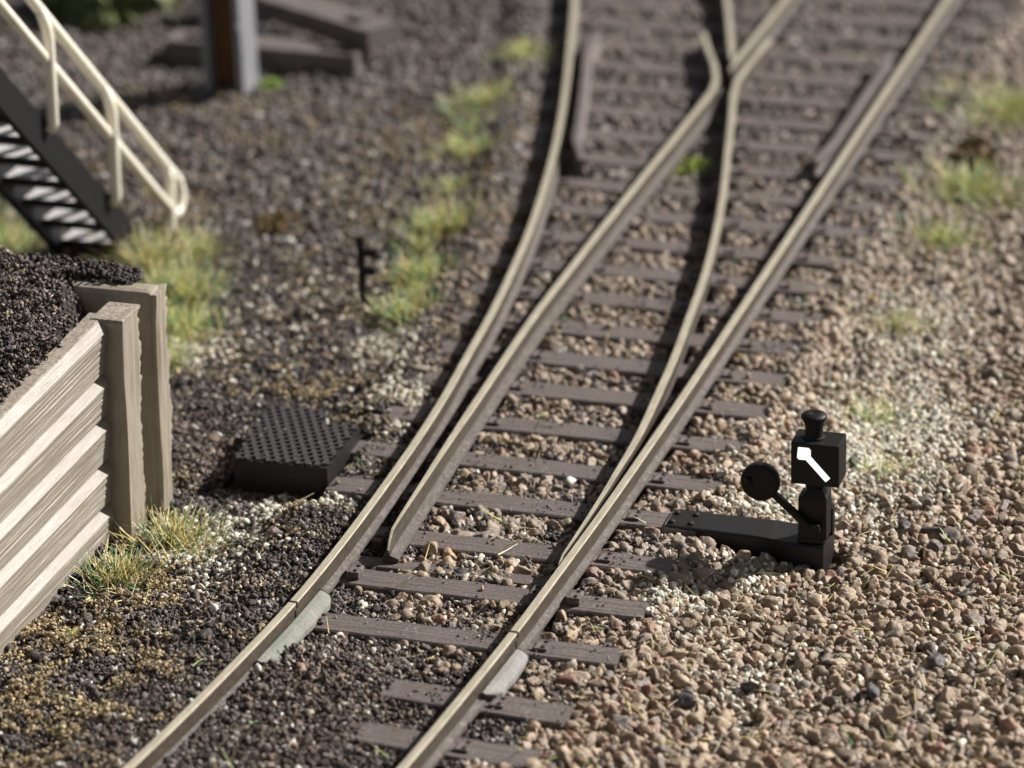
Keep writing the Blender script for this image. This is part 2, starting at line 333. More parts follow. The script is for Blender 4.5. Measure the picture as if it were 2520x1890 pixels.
for i, (yf, near) in enumerate(fronts):
    if near:
        cxr = float(right_stock(np.array(yf+.1))); ang = .07 + (16-yf)*.012 if yf < 16.5 else .05
        x1, x0 = cxr+.57, cxr-2.12
    else:
        ang = 0.; x1 = -5.44-.03*random.random(); x0 = float(left_stock(np.array(yf+.1)))-.50-.03*random.random()
        if yf > 31: x1 += .0
    wd = SLW+random.uniform(-.01, .01); cx, cy = (x0+x1)/2, yf+wd/2; L = x1-x0
    jit = random.uniform(-.006, .006); ang += jit if not near else 0
    o = empty('sleeper', (cx, cy, ZS), -ang)
    nx = max(8, int(L/.12)); b = MB(); vs = []
    # body as a strip with slightly uneven top edges
    for k in range(nx+1):
        x = -L/2+L*k/nx; e = .004
        y0, y1 = -wd/2+random.uniform(-e, e), wd/2+random.uniform(-e, e); zt = random.uniform(-.002, .0015)
        vs += [(x, y0, -.16), (x, y0, zt-.010), (x, y0+.010, zt), (x, y1-.010, zt), (x, y1, zt-.010), (x, y1, -.16)]
    fs = [(k*6+j, k*6+(j+1) % 6, (k+1)*6+(j+1) % 6, (k+1)*6+j) for k in range(nx) for j in range(6)] + [tuple(range(6)), tuple(nx*6+j for j in range(6))[::-1]]
    b.add(vs, fs); b.build('timber', M['sleeper'], o)
    rails_x = [float(left_stock(np.array(cy))), float(right_stock(np.array(cy)))]
    if cy > 21.0: rails_x += [float(closure_l(np.array(cy)))]
    if cy > 23.3 and abs(cy-28.9) > 1.3: rails_x += [float(closure_r(np.array(cy)))]
    for rx in rails_x:
        c = bpy.data.objects.new('rail_chair', chair_mesh(i == 7)); COL.objects.link(c); c.parent = o; c.location = (rx-cx, 0, .0015)
    SL.append((x0, x1, yf, yf+wd, ang, cx, cy))
    if i in special: lab = special[i]
    elif i < 4: lab = 'brown sleeper buried in dark gravel, %s from the near end of the track' % ORD[i]
    else: lab = 'brown sleeper, %s one beyond the switch stand sleeper along the track' % ORD[i-10]
    tag(o, lab, 'sleeper', 'sleepers under the turnout')
# throw bar
b = MB(); b.box((-.82, -.065, -.09), (.72, .065, 0), 0, bev=.008)
t = empty('throw_bar', (-6.78, 18.985+.065, -.185)); tag(t, 'narrow brown throw bar with a round hole, lying between two sleepers at the blade tips', 'throw bar')
b.build('bar', M['sleeper'], t)
b = MB(); b.lathe([(.036, .001), (.036, .004)], (-.02, 0, 0), 16); b.build('hole', M['bolt'], t)

# ------------------------------------------------------------------ switch stand
st = empty('switch_stand', (-4.645, 20.05, -.17))
tag(st, 'black switch stand with a square lantern showing a white bent arrow, beside the track', 'switch stand')
BO = (4.645, -20.05, .17)
def loc(x, y, z): return (x+BO[0]+.075*max(0, z+.12), y+BO[1], z+BO[2])
b = MB()   # base plate: long bar with bevelled step, tapering in height towards the track
prof = [(-5.66, 20.0, -.165, -.30), (-5.05, 19.985, -.165, -.36), (-4.95, 19.975, -.165, -.43), (-4.82, 19.95, -.172, -.44), (-4.555, 19.95, -.172, -.44)]
vs = []
for x, yf, zt, zb in prof: vs += [loc(x, yf, zb), loc(x, yf, zt-.014), loc(x, yf+.014, zt), loc(x, 20.262, zt), loc(x, 20.275, zt-.013), loc(x, 20.275, zb)]
n = len(prof)
b.add(vs, [(i*6+k, i*6+(k+1) % 6, (i+1)*6+(k+1) % 6, (i+1)*6+k) for i in range(n-1) for k in range(6)]+[tuple(range(6)), tuple((n-1)*6+k for k in range(6))[::-1]])
base = b.build('base_plate', M['blackdust'], st, bev=.006)
b = MB()
for x in (-5.63, -5.50):
    for y in (20.06, 20.20): b.lathe([(.022, -.166), (.02, -.152), (.008, -.148)], loc(x, y, 0), 10)
b.build('bolt', M['bolt'], base)
b = MB()
b.box(loc(-4.74, 19.975, -.171), loc(-4.56, 20.135, -.13), bev=.012)
b.box(loc(-4.735, 19.98, -.135), loc(-4.565, 20.13, .165), bev=.006)
a = [loc(-4.735, 19.98, .163), loc(-4.565, 19.98, .163), loc(-4.565, 20.13, .163), loc(-4.735, 20.13, .163), loc(-4.70, 20.0, .225), loc(-4.60, 20.0, .225), loc(-4.60, 20.11, .225), loc(-4.70, 20.11, .225)]
b.add(a, [(0, 1, 5, 4), (1, 2, 6, 5), (2, 3, 7, 6), (3, 0, 4, 7), (4, 5, 6, 7), (0, 3, 2, 1)])
b.box(loc(-4.62, 20.131, -.171), loc(-4.545, 20.20, .03), bev=.006)
b.build('housing', M['black'], st)
b = MB(); b.lathe([(.062, .22), (.055, .235), (.052, .265), (.06, .288)], loc(-4.65, 20.055, 0), 24); b.build('neck', M['black'], st)
# lever
b = MB(); p0 = Vector(loc(-4.642, 19.935, -.05)); p1 = Vector(loc(-4.93, 19.935, .195)); d = (p1-p0).normalized(); nrm = Vector((-d.z, 0, d.x))
for wx, th in ((.024, .036), (.011, .046)):
    A, B_ = (p0-d*.03, p1) if wx > .02 else (p0, p1)
    b.prism([A-nrm*wx, B_-nrm*wx*.85, B_+nrm*wx*.85, A+nrm*wx], (0, th, 0)) if wx > .02 else b.prism([A-nrm*wx-Vector((0, .006, 0)), B_-nrm*wx-Vector((0, .006, 0)), B_+nrm*wx-Vector((0, .006, 0)), A+nrm*wx-Vector((0, .006, 0))], (0, .008, 0))
lv = b.build('lever_arm', M['black'], st)
b = MB(); b.prism([p0+Vector((-.015, -.012, -.02)), p0+Vector((.062, -.012, .0)), p0+Vector((.055, -.012, .045)), p0+Vector((.0, -.012, .05))], (0, .06, 0)); b.build('pivot', M['black'], lv, bev=.006)
b = MB(); b.lathe([(.108, -.028), (.126, -.022), (.131, -.01), (.131, .035), (.122, .045), (.09, .047)], loc(-5.012, 19.945, .262), 40, axis=1)
cw = b.build('counterweight', M['black'], st)
b = MB(); b.lathe([(.028, .0), (.022, -.022), (.008, -.032)], loc(-5.085, 19.918, .278), 16, axis=1); b.build('hub_pin', M['black'], cw)
# lantern
b = MB(); b.box(loc(-4.802, 19.925, .285), loc(-4.502, 20.150, .582), bev=.009); lan = b.build('lantern', M['black'], st)
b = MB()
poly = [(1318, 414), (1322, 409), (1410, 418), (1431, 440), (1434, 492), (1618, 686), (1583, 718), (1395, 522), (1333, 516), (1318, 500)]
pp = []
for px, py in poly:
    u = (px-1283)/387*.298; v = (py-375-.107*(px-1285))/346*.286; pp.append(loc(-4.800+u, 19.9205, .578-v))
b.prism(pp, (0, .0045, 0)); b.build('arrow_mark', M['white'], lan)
b = MB(); b.lathe([(.078, .581), (.063, .590), (.060, .61), (.060, .66), (.066, .69), (.079, .716)], loc(-4.652, 20.04, 0), 32); ch = b.build('chimney', M['black'], lan)
b = MB(); b.lathe([(.077, .715), (.086, .724), (.086, .736), (.074, .748), (.05, .756), (.03, .758), (.02, .752), (.001, .752)], loc(-4.652, 20.04, 0), 32); b.build('chimney_cap', M['black'], ch)

# ------------------------------------------------------------------ hatch
hz = -.062
HP = [(-8.813, 20.097), (-8.119, 20.120), (-8.140, 20.841), (-8.425, 20.835), (-8.475, 21.04), (-8.905, 21.02)]
ht = empty('access_hatch', (-8.5, 20.55, -.30)); tag(ht, 'dark grey access hatch with a diamond patterned lid in the black cinders', 'hatch')
HO = Vector((8.5, -20.55, .30))
b = MB(); b.prism([Vector((x, y, -.36))+HO for x, y in HP], (0, 0, hz-.014+.36)); b.build('casing', M['hatch'], ht, bev=.004)
def clip_line(p, d, poly):
    ts = []; n = len(poly)
    for i in range(n):
        a, c = poly[i], poly[(i+1) % n]; e = (c[0]-a[0], c[1]-a[1]); den = d[0]*e[1]-d[1]*e[0]
        if abs(den) < 1e-9: continue
        t = ((a[0]-p[0])*e[1]-(a[1]-p[1])*e[0])/den; s = ((a[0]-p[0])*d[1]-(a[1]-p[1])*d[0])/den
        if 0 <= s < 1: ts.append(t)
    ts.sort(); return [(ts[i], ts[i+1]) for i in range(0, len(ts)-1, 2)]
b = MB()
inner = [(-8.5+(x+8.5)*.975, 20.55+(y-20.55)*.975) for x, y in HP]
for ang, wd, zt in ((math.radians(118), .032, 0), (math.radians(40), .017, .003)):
    d = (math.cos(ang), math.sin(ang)); nn = (-d[1], d[0])
    for k in range(-16, 17):
        p = (-8.5+nn[0]*k*.066, 20.58+nn[1]*k*.066)
        for t0, t1 in clip_line(p, d, inner):
            if t1-t0 < .02: continue
            q = [(p[0]+d[0]*t+nn[0]*s, p[1]+d[1]*t+nn[1]*s) for t, s in ((t0, -wd/2), (t1, -wd/2), (t1, wd/2), (t0, wd/2))]
            b.prism([Vector((x, y, hz-.0145))+HO for x, y in q], (0, 0, .0145+zt))
b.build('diamond_ribs', M['rib'], ht)

# ------------------------------------------------------------------ grain factory
def proto_rocks(sub, n, seed, rough=.22, cuts=9, flat=(.6, 1.05)):
    bm = bmesh.new(); bmesh.ops.create_icosphere(bm, subdivisions=sub, radius=1); bm.verts.ensure_lookup_table()
    V0 = np.array([v.co[:] for v in bm.verts]); F0 = np.array([[v.index for v in f.verts] for f in bm.faces]); bm.free()
    rg = np.random.default_rng(seed); out = []
    for _ in range(n):
        V = V0.copy()
        for _c in range(cuts):
            d = rg.normal(size=3); d /= np.linalg.norm(d); lim = rg.uniform(.38, .78); p = V@d
            V = V - np.outer(np.maximum(p-lim, 0)*.97, d)
        V += V0*rg.normal(0, rough*.18, (len(V), 1))
        V *= rg.uniform(flat[0], flat[1], 3)*1.38
        out.append(V)
    return out, F0
def rand_rot(n, rg):
    q = rg.normal(size=(n, 4)); q /= np.linalg.norm(q, axis=1)[:, None]; a, b, c, d = q.T
    return np.stack([np.stack([1-2*(c*c+d*d), 2*(b*c-a*d), 2*(b*d+a*c)], -1), np.stack([2*(b*c+a*d), 1-2*(b*b+d*d), 2*(c*d-a*b)], -1), np.stack([2*(b*d-a*c), 2*(c*d+a*b), 1-2*(b*b+c*c)], -1)], 1)
def grains(name, pos, size, cols, protos, mat, seed=0, smooth=True, squash=None, label=None):
    "one stuff object out of many grains; protos list of (protos, faces, mask)"
    rg = np.random.default_rng(seed); Vs = []; Fs = []; Cs = []; off = 0
    for (PR, F0), mask in protos:
        idx = np.nonzero(mask)[0]
        if not len(idx): continue
        which = rg.integers(0, len(PR), len(idx))
        for k in range(len(PR)):
            ii = idx[which == k]
            if not len(ii): continue
            R = rand_rot(len(ii), rg); S = size[ii][:, None]*rg.uniform(.75, 1.25, (len(ii), 3))
            W = np.einsum('nij,nvj->nvi', R, PR[k][None]*S[:, None, :]) + pos[ii][:, None, :]
            nv = PR[k].shape[0]; Vs.append(W.reshape(-1, 3)); Fs.append((F0[None]+(off+np.arange(len(ii))*nv)[:, None, None]).reshape(-1, 3))
            Cs.append(np.repeat(cols[ii], nv, 0)); off += nv*len(ii)
    me = np_mesh(name, np.concatenate(Vs), np.concatenate(Fs), np.concatenate(Cs), smooth)
    o = link(name, me, mat); tag(o, label, None, None, 'stuff'); return o

# ground height and zones
def cover(x, y):
    "where cinders and ballast have buried the sleepers"
    yc = np.clip(y, 8, 40); l = left_stock(yc); n = (fbm(x*2.1, y*2.1, 203)-.5)*1.6
    c = np.clip((l-.02-x)/.12, 0, 1)*np.clip((19.9-y)/.3, 0, 1)                      # left of the rail, near
    c = np.maximum(c, np.clip((l-.24-x)/.14, 0, 1)*np.clip((y-20.8)/1.0, 0, 1)*(.74+n*.40))
    c = np.maximum(c, np.clip((17.95-y+n*.25)/.3, 0, 1)*np.clip((-6.55-x+n*.5)/.35, 0, 1)*(.92+n*.10))
    c = np.maximum(c, np.clip((17.0-y+n*.3)/.4, 0, 1)*np.clip((x+6.0)/.1, 0, 1)*.55)
    c = np.maximum(c, np.clip((x+5.62+n*.15)/.25, 0, 1)*np.clip((y-24.5)/2.5, 0, 1)*.9)
    c = np.maximum(c, np.clip((y-23)/5, 0, 1)*(.02+n*.22))
    c = np.maximum(c, np.clip((x+5.72+n*.16)/.2, 0, 1)*np.clip((y-20.3)/.5, 0, 1)*(.50+n*.5))
    c = np.maximum(c, np.clip((l-.28+n*.1-x)/.2, 0, 1)*np.clip((y-19.8)/.3, 0, 1)*(.78+n*.35))
    c = np.maximum(c, .05+n*.2)
    return np.clip(c, 0, 1)
def g_height(x, y):
    base = np.full(np.shape(x), -.275) + (fbm(x*1.3, y*1.3, 5)-.5)*.07 + (fbm(x*5, y*5, 9, 2)-.5)*.03
    r = np.clip((x+5.45)/.8, 0, 1); z = base - r*.085                                # ballast shoulder right of the sleepers
    l = left_stock(np.clip(y, 8, 40))-.55
    inside = np.clip((x-l+.25)/.25, 0, 1)*np.clip((-5.25-x)/.2, 0, 1)
    bed = -.232+cover(x, y)*.090+(fbm(x*7, y*7, 211, 2)-.5)*.03
    yc = np.clip(y, 8, 40); fa = np.clip((y-18.5)/2, 0, 1)
    for d in (left_stock(yc)-x, np.where(y > 21, closure_r(np.clip(y, 19.05, 40))-x, 9), right_stock(yc)-x):
        bed = bed-np.clip(1-abs(d-.10)/.15, 0, 1)*.05*fa          # the bed sinks along the rails
    clump = (fbm(x*8, y*8, 221, 3)-.5)*.085*np.clip((l+.3-x)/.3, 0, 1)
    z = z+clump
    dx_ = np.maximum(np.maximum(-8.95-x, (x+8.13)*4.5), 0); dy_ = np.maximum(np.maximum(20.0-y, y-21.0), 0)
    z = z*(1-inside)+bed*inside; q_ = np.clip(1-np.hypot(dx_, dy_)/.34, 0, 1)
    return z*(1-q_)+np.minimum(z, -.325)*q_
def zone_brown(x, y):
    "0 dark cinders .. 1 brown gravel"
    n = fbm(x*.9, y*.9, 31)-.5; n2 = fbm(x*3, y*3, 35)-.5
    l = left_stock(np.clip(y, 8, 40))
    rs = -6.0
    right = np.clip((x+5.95+n*.7)/.35, 0, 1)
    # between the rails: brown from the joints onwards, dark in front
    mid = np.clip((x-l-.1)/.4, 0, 1)*np.clip((y-17.75+n*1.2+(x+6.9)*.5)/.6, 0, 1)*(.80+n2*.6)
    left_far = np.clip((x-(l-.75))/.5, 0, 1)*np.clip((y-20.5)/2.5, 0, 1)*.6
    # greyer dusty patch right of the far track
    grey = np.clip((y-25+n*2)/3, 0, 1)*np.clip((-4.7-x+n*1.5)/.8, 0, 1)*.45
    v = np.maximum(np.maximum(right, mid), left_far)
    return np.clip(v-grey, 0, 1)

# ground sheet
gx = np.concatenate([np.linspace(-90, -18, 10, endpoint=False), np.arange(-18, 1, .07), np.linspace(1, 60, 9)])
gy = np.concatenate([np.linspace(-40, 12, 8, endpoint=False), np.arange(12, 38, .07), np.linspace(38, 160, 9)])
X, Y = np.meshgrid(gx, gy); Z = g_height(X, Y)-.035
nx, ny = len(gx), len(gy); ii = (np.arange(ny-1)[:, None]*nx+np.arange(nx-1)[None]).ravel()
Fq = np.stack([ii, ii+1, ii+nx+1, ii+nx], -1)
gm = np_mesh('ground', np.stack([X.ravel(), Y.ravel(), Z.ravel()], -1), Fq, np.repeat(zone_brown(X.ravel(), Y.ravel())[:, None], 3, 1), True, 'zone')
tag(link('ground', gm, M['dirt']), kind='structure')

# keep-out tests
def rot_local(s, x, y):
    c, sn = math.cos(s[4]), math.sin(s[4]); dx, dy = x-s[5], y-s[6]
    return c*dx - sn*dy, sn*dx + c*dy
def on_sleeper(x, y, m=0.):
    r = np.zeros(x.shape, bool)
    for s in SL:
        u, v = rot_local(s, x, y)
        r |= (abs(u) < (s[1]-s[0])/2+m) & (abs(v) < (s[3]-s[2])/2+m)
    return r
def rail_dist(x, y):
    yc = np.clip(y, 8, 40); d = np.minimum(abs(x-left_stock(yc)), abs(x-right_stock(yc)))
    a = np.where(y > 18.7, abs(x-closure_l(np.clip(y, 18.9, 40))), 9); c = np.where(y > 18.9, abs(x-closure_r(np.clip(y, 19.05, 40))), 9)
    return np.minimum(d, np.minimum(a, c))
def in_box(x, y, x0, x1, y0, y1): return (x > x0) & (x < x1) & (y > y0) & (y < y1)
def solid(x, y):
    return in_box(x, y, -8.93, -8.10, 20.09, 21.06) | in_box(x, y, -5.68, -4.46, 19.93, 20.28) | ((x < -9.36) & (y < 19.78)) | in_box(x, y, -9.4, -9.10, 19.0, 19.8)
def jgrid(x0, x1, y0, y1, s, seed):
    rg = np.random.default_rng(seed); xs = np.arange(x0, x1, s); ys = np.arange(y0, y1, s*.9)
    A, B = np.meshgrid(xs, ys); A = A.ravel()+rg.uniform(-.5, .5, A.size)*s; B = B.ravel()+rg.uniform(-.5, .5, B.size)*s
    k = visible(A, B, -.25); return A[k], B[k], rg

R3 = proto_rocks(3, 30, 1, rough=.30); R2 = proto_rocks(2, 26, 2); R2s = proto_rocks(2, 24, 6, rough=1.3, cuts=7, flat=(.55, 1.1)); R1s = proto_rocks(1, 20, 3, rough=1.6, cuts=5, flat=(.6, 1.1)); R0 = proto_rocks(1, 8, 4)

# ---- brown gravel
P = []; S = []; C = []
for layer, (sp, zo) in enumerate(((.066, -.02), (.056, .010), (.042, .006), (.13, .032))):
    x, y, rg = jgrid(-11, -1, 14.5, 37, sp, 50+layer); n = len(x)
    zb = zone_brown(x, y); sz = np.clip(rg.lognormal(math.log(.0385), .28, n), .018, .060)
    rd = rail_dist(x, y); os_ = on_sleeper(x, y, sz*.35); insl = (x > left_stock(np.clip(y, 8, 40))-.6) & (x < -5.42)
    sz = np.where(insl, sz*.92, sz)
    keep = (rg.random(n) < zb**1.5*1.05) & ~solid(x, y) & (rd > .085)
    keep &= ~os_ | (g_height(x, y) > ZS+.004)
    if layer == 2: sz = rg.uniform(.010, .022, n)
    if layer == 3: keep &= (rg.random(n) < np.where(insl, .35, .75))
    z = g_height(x, y)+zo+rg.uniform(-.012, .012, n) + np.where(insl, -.004, 0)
    z = np.where(rd < .13, np.minimum(z, -.205), z)
    P.append(np.stack([x, y, z], -1)[keep]); S.append(sz[keep])
    m = keep.sum()
# a few stones lying on the sleepers
x, y, rg = jgrid(-11, -5, 17.5, 33, .16, 77); os_ = on_sleeper(x, y, -.03); k = os_ & (rail_dist(x, y) > .13) & (rg.random(len(x)) < .10*zone_brown(x, y)+.01) & ~solid(x, y)
s_ = rg.uniform(.02, .038, k.sum()); P.append(np.stack([x[k], y[k], np.full(k.sum(), ZS)+s_*.6], -1)); S.append(s_)
P = np.concatenate(P); S = np.concatenate(S); n = len(P); rg = np.random.default_rng(5)
base = np.array([.278, .208, .143]); C = base[None]*np.exp(rg.normal(0, .18, n))[:, None]
t = rg.random(n)
C[t < .12] = np.array([.20, .165, .14])*rg.uniform(.7, 1.2, ((t < .12).sum(), 1))
C[(t > .12) & (t < .16)] = np.array([.30, .17, .12])*rg.uniform(.7, 1.1, (((t > .12) & (t < .16)).sum(), 1))
k = (t > .16) & (t < .172) & (S < .034); C[k] = np.array([.58, .56, .50])*rg.uniform(.7, 1.1, (k.sum(), 1))
k = (t > .175) & (t < .19) & (S < .042); C[k] = np.array([.085, .075, .075])*rg.uniform(.7, 1.3, (k.sum(), 1))
k = (t > .195) & (t < .27); C[k] = np.array([.40, .30, .21])*rg.uniform(.8, 1.1, (k.sum(), 1))
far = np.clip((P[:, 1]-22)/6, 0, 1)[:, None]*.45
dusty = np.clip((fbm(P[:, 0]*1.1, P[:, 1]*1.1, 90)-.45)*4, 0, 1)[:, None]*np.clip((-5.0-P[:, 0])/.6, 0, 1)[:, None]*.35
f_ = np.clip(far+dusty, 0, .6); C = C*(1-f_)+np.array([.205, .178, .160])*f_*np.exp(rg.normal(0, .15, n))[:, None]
nearm = (P[:, 1] < 21.5) & (S > .024)
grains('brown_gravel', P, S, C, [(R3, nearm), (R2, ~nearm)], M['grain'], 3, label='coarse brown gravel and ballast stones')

# ---- dark cinders (fine)
def cinders(name, x, y, rg, dens, smin, smax, zo, label, hfun=g_height, keepfn=None, pale=.085, ochre=.0, dark=(.062, .050, .044)):
    n = len(x); sz = rg.uniform(smin, smax, n)*rg.choice([1, 1, 1, 1.5], n); keep = rg.random(n) < dens
    if keepfn is not None: keep &= keepfn(x, y)
    z = hfun(x, y)+zo+rg.uniform(-.010, .014, n); P = np.stack([x, y, z], -1)[keep]; sz = sz[keep]; n = len(P)
    C = np.array(dark)*np.exp(rg.normal(0, .45, n))[:, None]; t = rg.random(n)
    k = t < pale; C[k] = np.array([.30, .275, .25])*rg.uniform(.45, 1.25, (k.sum(), 1))
    k = (t > pale) & (t < pale+.08); C[k] = np.array([.16, .115, .08])*rg.uniform(.6, 1.2, (k.sum(), 1))
    k = (t > .97); C[k] = np.array([.16, .15, .15])
    C = C*(.55+1.0*fbm(P[:, 0]*2.6, P[:, 1]*2.6, 231, 3))[:, None]; br = np.clip((fbm(P[:, 0]*1.7, P[:, 1]*1.7, 240)-.46)*5, 0, 1)[:, None]*.4; C = C*(1-br)+C*np.array([1.3, 1.1, .9])*br
    k = rg.random(n) < .022; C[k] = np.array([.55, .53, .48])
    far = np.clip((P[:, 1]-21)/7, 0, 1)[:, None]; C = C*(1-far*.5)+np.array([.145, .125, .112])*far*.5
    return P, sz, C
def left_or_mid(x, y):
    return ~solid(x, y) & (~on_sleeper(x, y, .0) | (g_height(x, y) > ZS-.004)) & (rail_dist(x, y) > .05)
PP = []; SS = []; CC = []
for L_, (sp, a, b_, zo) in enumerate(((.030, .010, .019, -.014), (.029, .007, .016, .002), (.029, .006, .015, .010), (.10, .014, .026, .014))):
    x, y, rg = jgrid(-16, -3, 14.5, 24.5, sp, 120+L_)
    p_, s_, c_ = cinders('', x, y, rg, (1-zone_brown(x, y))*1.0+.12, a, b_, zo, '', keepfn=left_or_mid); PP.append(p_); SS.append(s_); CC.append(c_)
for L_, (sp, a, b_, zo) in enumerate(((.052, .020, .032, -.012), (.055, .016, .032, .01))):
    x, y, rg = jgrid(-19, -2, 24.5, 37, sp, 140+L_)
    p_, s_, c_ = cinders('', x, y, rg, (1-zone_brown(x, y))*1.0+.1, a, b_, zo, '', keepfn=left_or_mid); PP.append(p_); SS.append(s_); CC.append(c_)
PP = np.concatenate(PP); SS = np.concatenate(SS); CC = np.concatenate(CC)
nr_ = PP[:, 1] < 20.8
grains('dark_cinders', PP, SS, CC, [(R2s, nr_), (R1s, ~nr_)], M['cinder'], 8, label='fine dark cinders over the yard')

# fine dust grains sprinkled on sleepers and in gaps
x, y, rg = jgrid(-11, -5, 15.5, 31, .034, 200); os_ = on_sleeper(x, y, -.01); pr = fbm(x*2.2, y*2.2, 44)
k = (rail_dist(x, y) > .08) & ~solid(x, y) & (rg.random(len(x)) < np.where(os_, np.clip((pr-.50)*1.6, 0.012, .5), .22)); n = k.sum()
s_ = rg.uniform(.006, .013, n); z = np.where(os_[k], ZS+s_*.5, g_height(x[k], y[k])+.02)
C = np.array([.13, .11, .10])*np.exp(rg.normal(0, .5, n))[:, None]
grains('sleeper_dust', np.stack([x[k], y[k], z], -1), s_, C, [(R0, np.ones(n, bool))], M['cinder'], 9, label='crumbs of grit lying on the sleepers')

rg = np.random.default_rng(88); n = 90
xh, yh = rg.uniform(-8.86, -8.15, n), rg.uniform(20.12, 20.80, n); kk = rg.random(n) < np.clip(.25+abs(xh+8.5)*2, 0, 1); xh, yh = xh[kk], yh[kk]; n = len(xh)
grains('lid_crumbs', np.stack([xh, yh, np.full(n, hz+.004)], -1), rg.uniform(.004, .010, n), np.array([.16, .14, .12])*rg.uniform(.4, 2.0, (n, 1)), [(R0, np.ones(n, bool))], M['cinder'], 15, label='crumbs of grit on the hatch lid')

# ---- white sand patches
def patch(cx, cy, rx, ry, n, seed):
    rg = np.random.default_rng(seed); a = rg.normal(0, .5, (n, 2))*np.array([rx, ry])+np.array([cx, cy]); return a
A = np.concatenate([patch(-4.58, 21.9, .62, 1.3, 2600, 1), patch(-5.1, 19.75, .55, .6, 260, 2), patch(-5.15, 20.7, .45, .6, 420, 3), patch(-5.3, 19.1, .35, .4, 200, 4), patch(-4.6, 18.3, .5, .5, 160, 5),
    patch(-8.25, 19.75, .35, .25, 170, 6), patch(-8.6, 19.35, .4, .3, 170, 7), patch(-8.05, 21.6, .4, .6, 330, 8), patch(-8.55, 22.6, .25, .4, 260, 9), patch(-8.3, 18.9, .5, .5, 160, 10), patch(-8.75, 19.0, .2, .25, 200, 11), patch(-9.6, 23.2, 1.2, 1.6, 260, 12), patch(-4.8, 24.0, .5, 1.2, 600, 13), patch(-3.6, 18.5, .9, 1.2, 160, 14), patch(-6.8, 18.8, .6, 1.0, 160, 15), patch(-10.0, 22.2, .3, .4, 200, 16)])
x, y = A.T; k = ~solid(x, y) & (rail_dist(x, y) > .08) & ~on_sleeper(x, y, 0.); x, y = x[k], y[k]; n = len(x); rg = np.random.default_rng(17)
s_ = rg.uniform(.013, .029, n); z = g_height(x, y)+np.where(x > -5.6, .032, .012)+rg.uniform(0, .02, n)
C = np.array([.62, .58, .48])*rg.uniform(.6, 1.2, (n, 1))
grains('white_sand', np.stack([x, y, z], -1), s_, C, [(R2, np.ones(n, bool))], M['grain'], 10, label='pale quartz sand scattered in patches')

# ---- ochre foam turf: spiky crumbs
def spiky(n, seed):
    bm = bmesh.new(); bmesh.ops.create_icosphere(bm, subdivisions=2, radius=1); V0 = np.array([v.co[:] for v in bm.verts]); F0 = np.array([[v.index for v in f.verts] for f in bm.faces]); bm.free()
    rg = np.random.default_rng(seed); return [V0*np.clip(rg.lognormal(-.55, .75, (len(V0), 1)), .2, 2.0) for _ in range(n)], F0
SPK = spiky(14, 5)
def turf_area(x, y):
    n = fbm(x*1.6, y*1.6, 61); n2 = fbm(x*5, y*5, 63)
    w = np.clip((18.2-y)*.8, 0, 1)*np.clip((-7.95-x)/.5, 0, 1)*1.3
    w = np.maximum(w, np.clip(1-np.hypot((x+8.75)/.45, (y-18.5)/.55), 0, 1)*1.6)
    w = np.maximum(w, np.clip(1-np.hypot((x+8.35)/.35, (y-19.7)/.18), 0, 1)*1.8)
    w = np.maximum(w, np.clip(1-np.hypot((x+8.8)/.35, (y-19.7)/.4), 0, 1)*1.1)
    w = np.maximum(w, np.clip(1-np.hypot((x+8.9)/.4, (y-21.9)/.7), 0, 1)*.8)
    w = np.maximum(w, np.clip(1-np.hypot((x+9.0)/.5, (y-17.3)/1.4), 0, 1)*1.6)
    w = np.maximum(w, .20*(y < 28))
    return np.clip((n-.36)*5, 0, 1)*np.clip((n2-.36)*5, 0, 1)*np.clip((fbm(x*17, y*17, 67, 2)-.36)*6, 0, 1)*w*1.3
x, y, rg = jgrid(-13, -7.6, 14.8, 28, .0165, 300); k = ~solid(x, y) & (rail_dist(x, y) > .12) & ~on_sleeper(x, y) & (rg.random(len(x)) < turf_area(x, y)*.80) & (x < left_stock(np.clip(y, 8, 40))-.1)
x, y = x[k], y[k]; n = len(x); C = np.array([.32, .245, .14])*np.exp(rg.normal(0, .3, n))[:, None]
grains('ochre_turf', np.stack([x, y, g_height(x, y)+.024+rg.uniform(0, .036, n)], -1), rg.uniform(.007, .015, n), C, [(R1s, np.ones(n, bool))], M['fibre'], 12, smooth=False, label='ochre foam turf crumbs on the dark cinders')

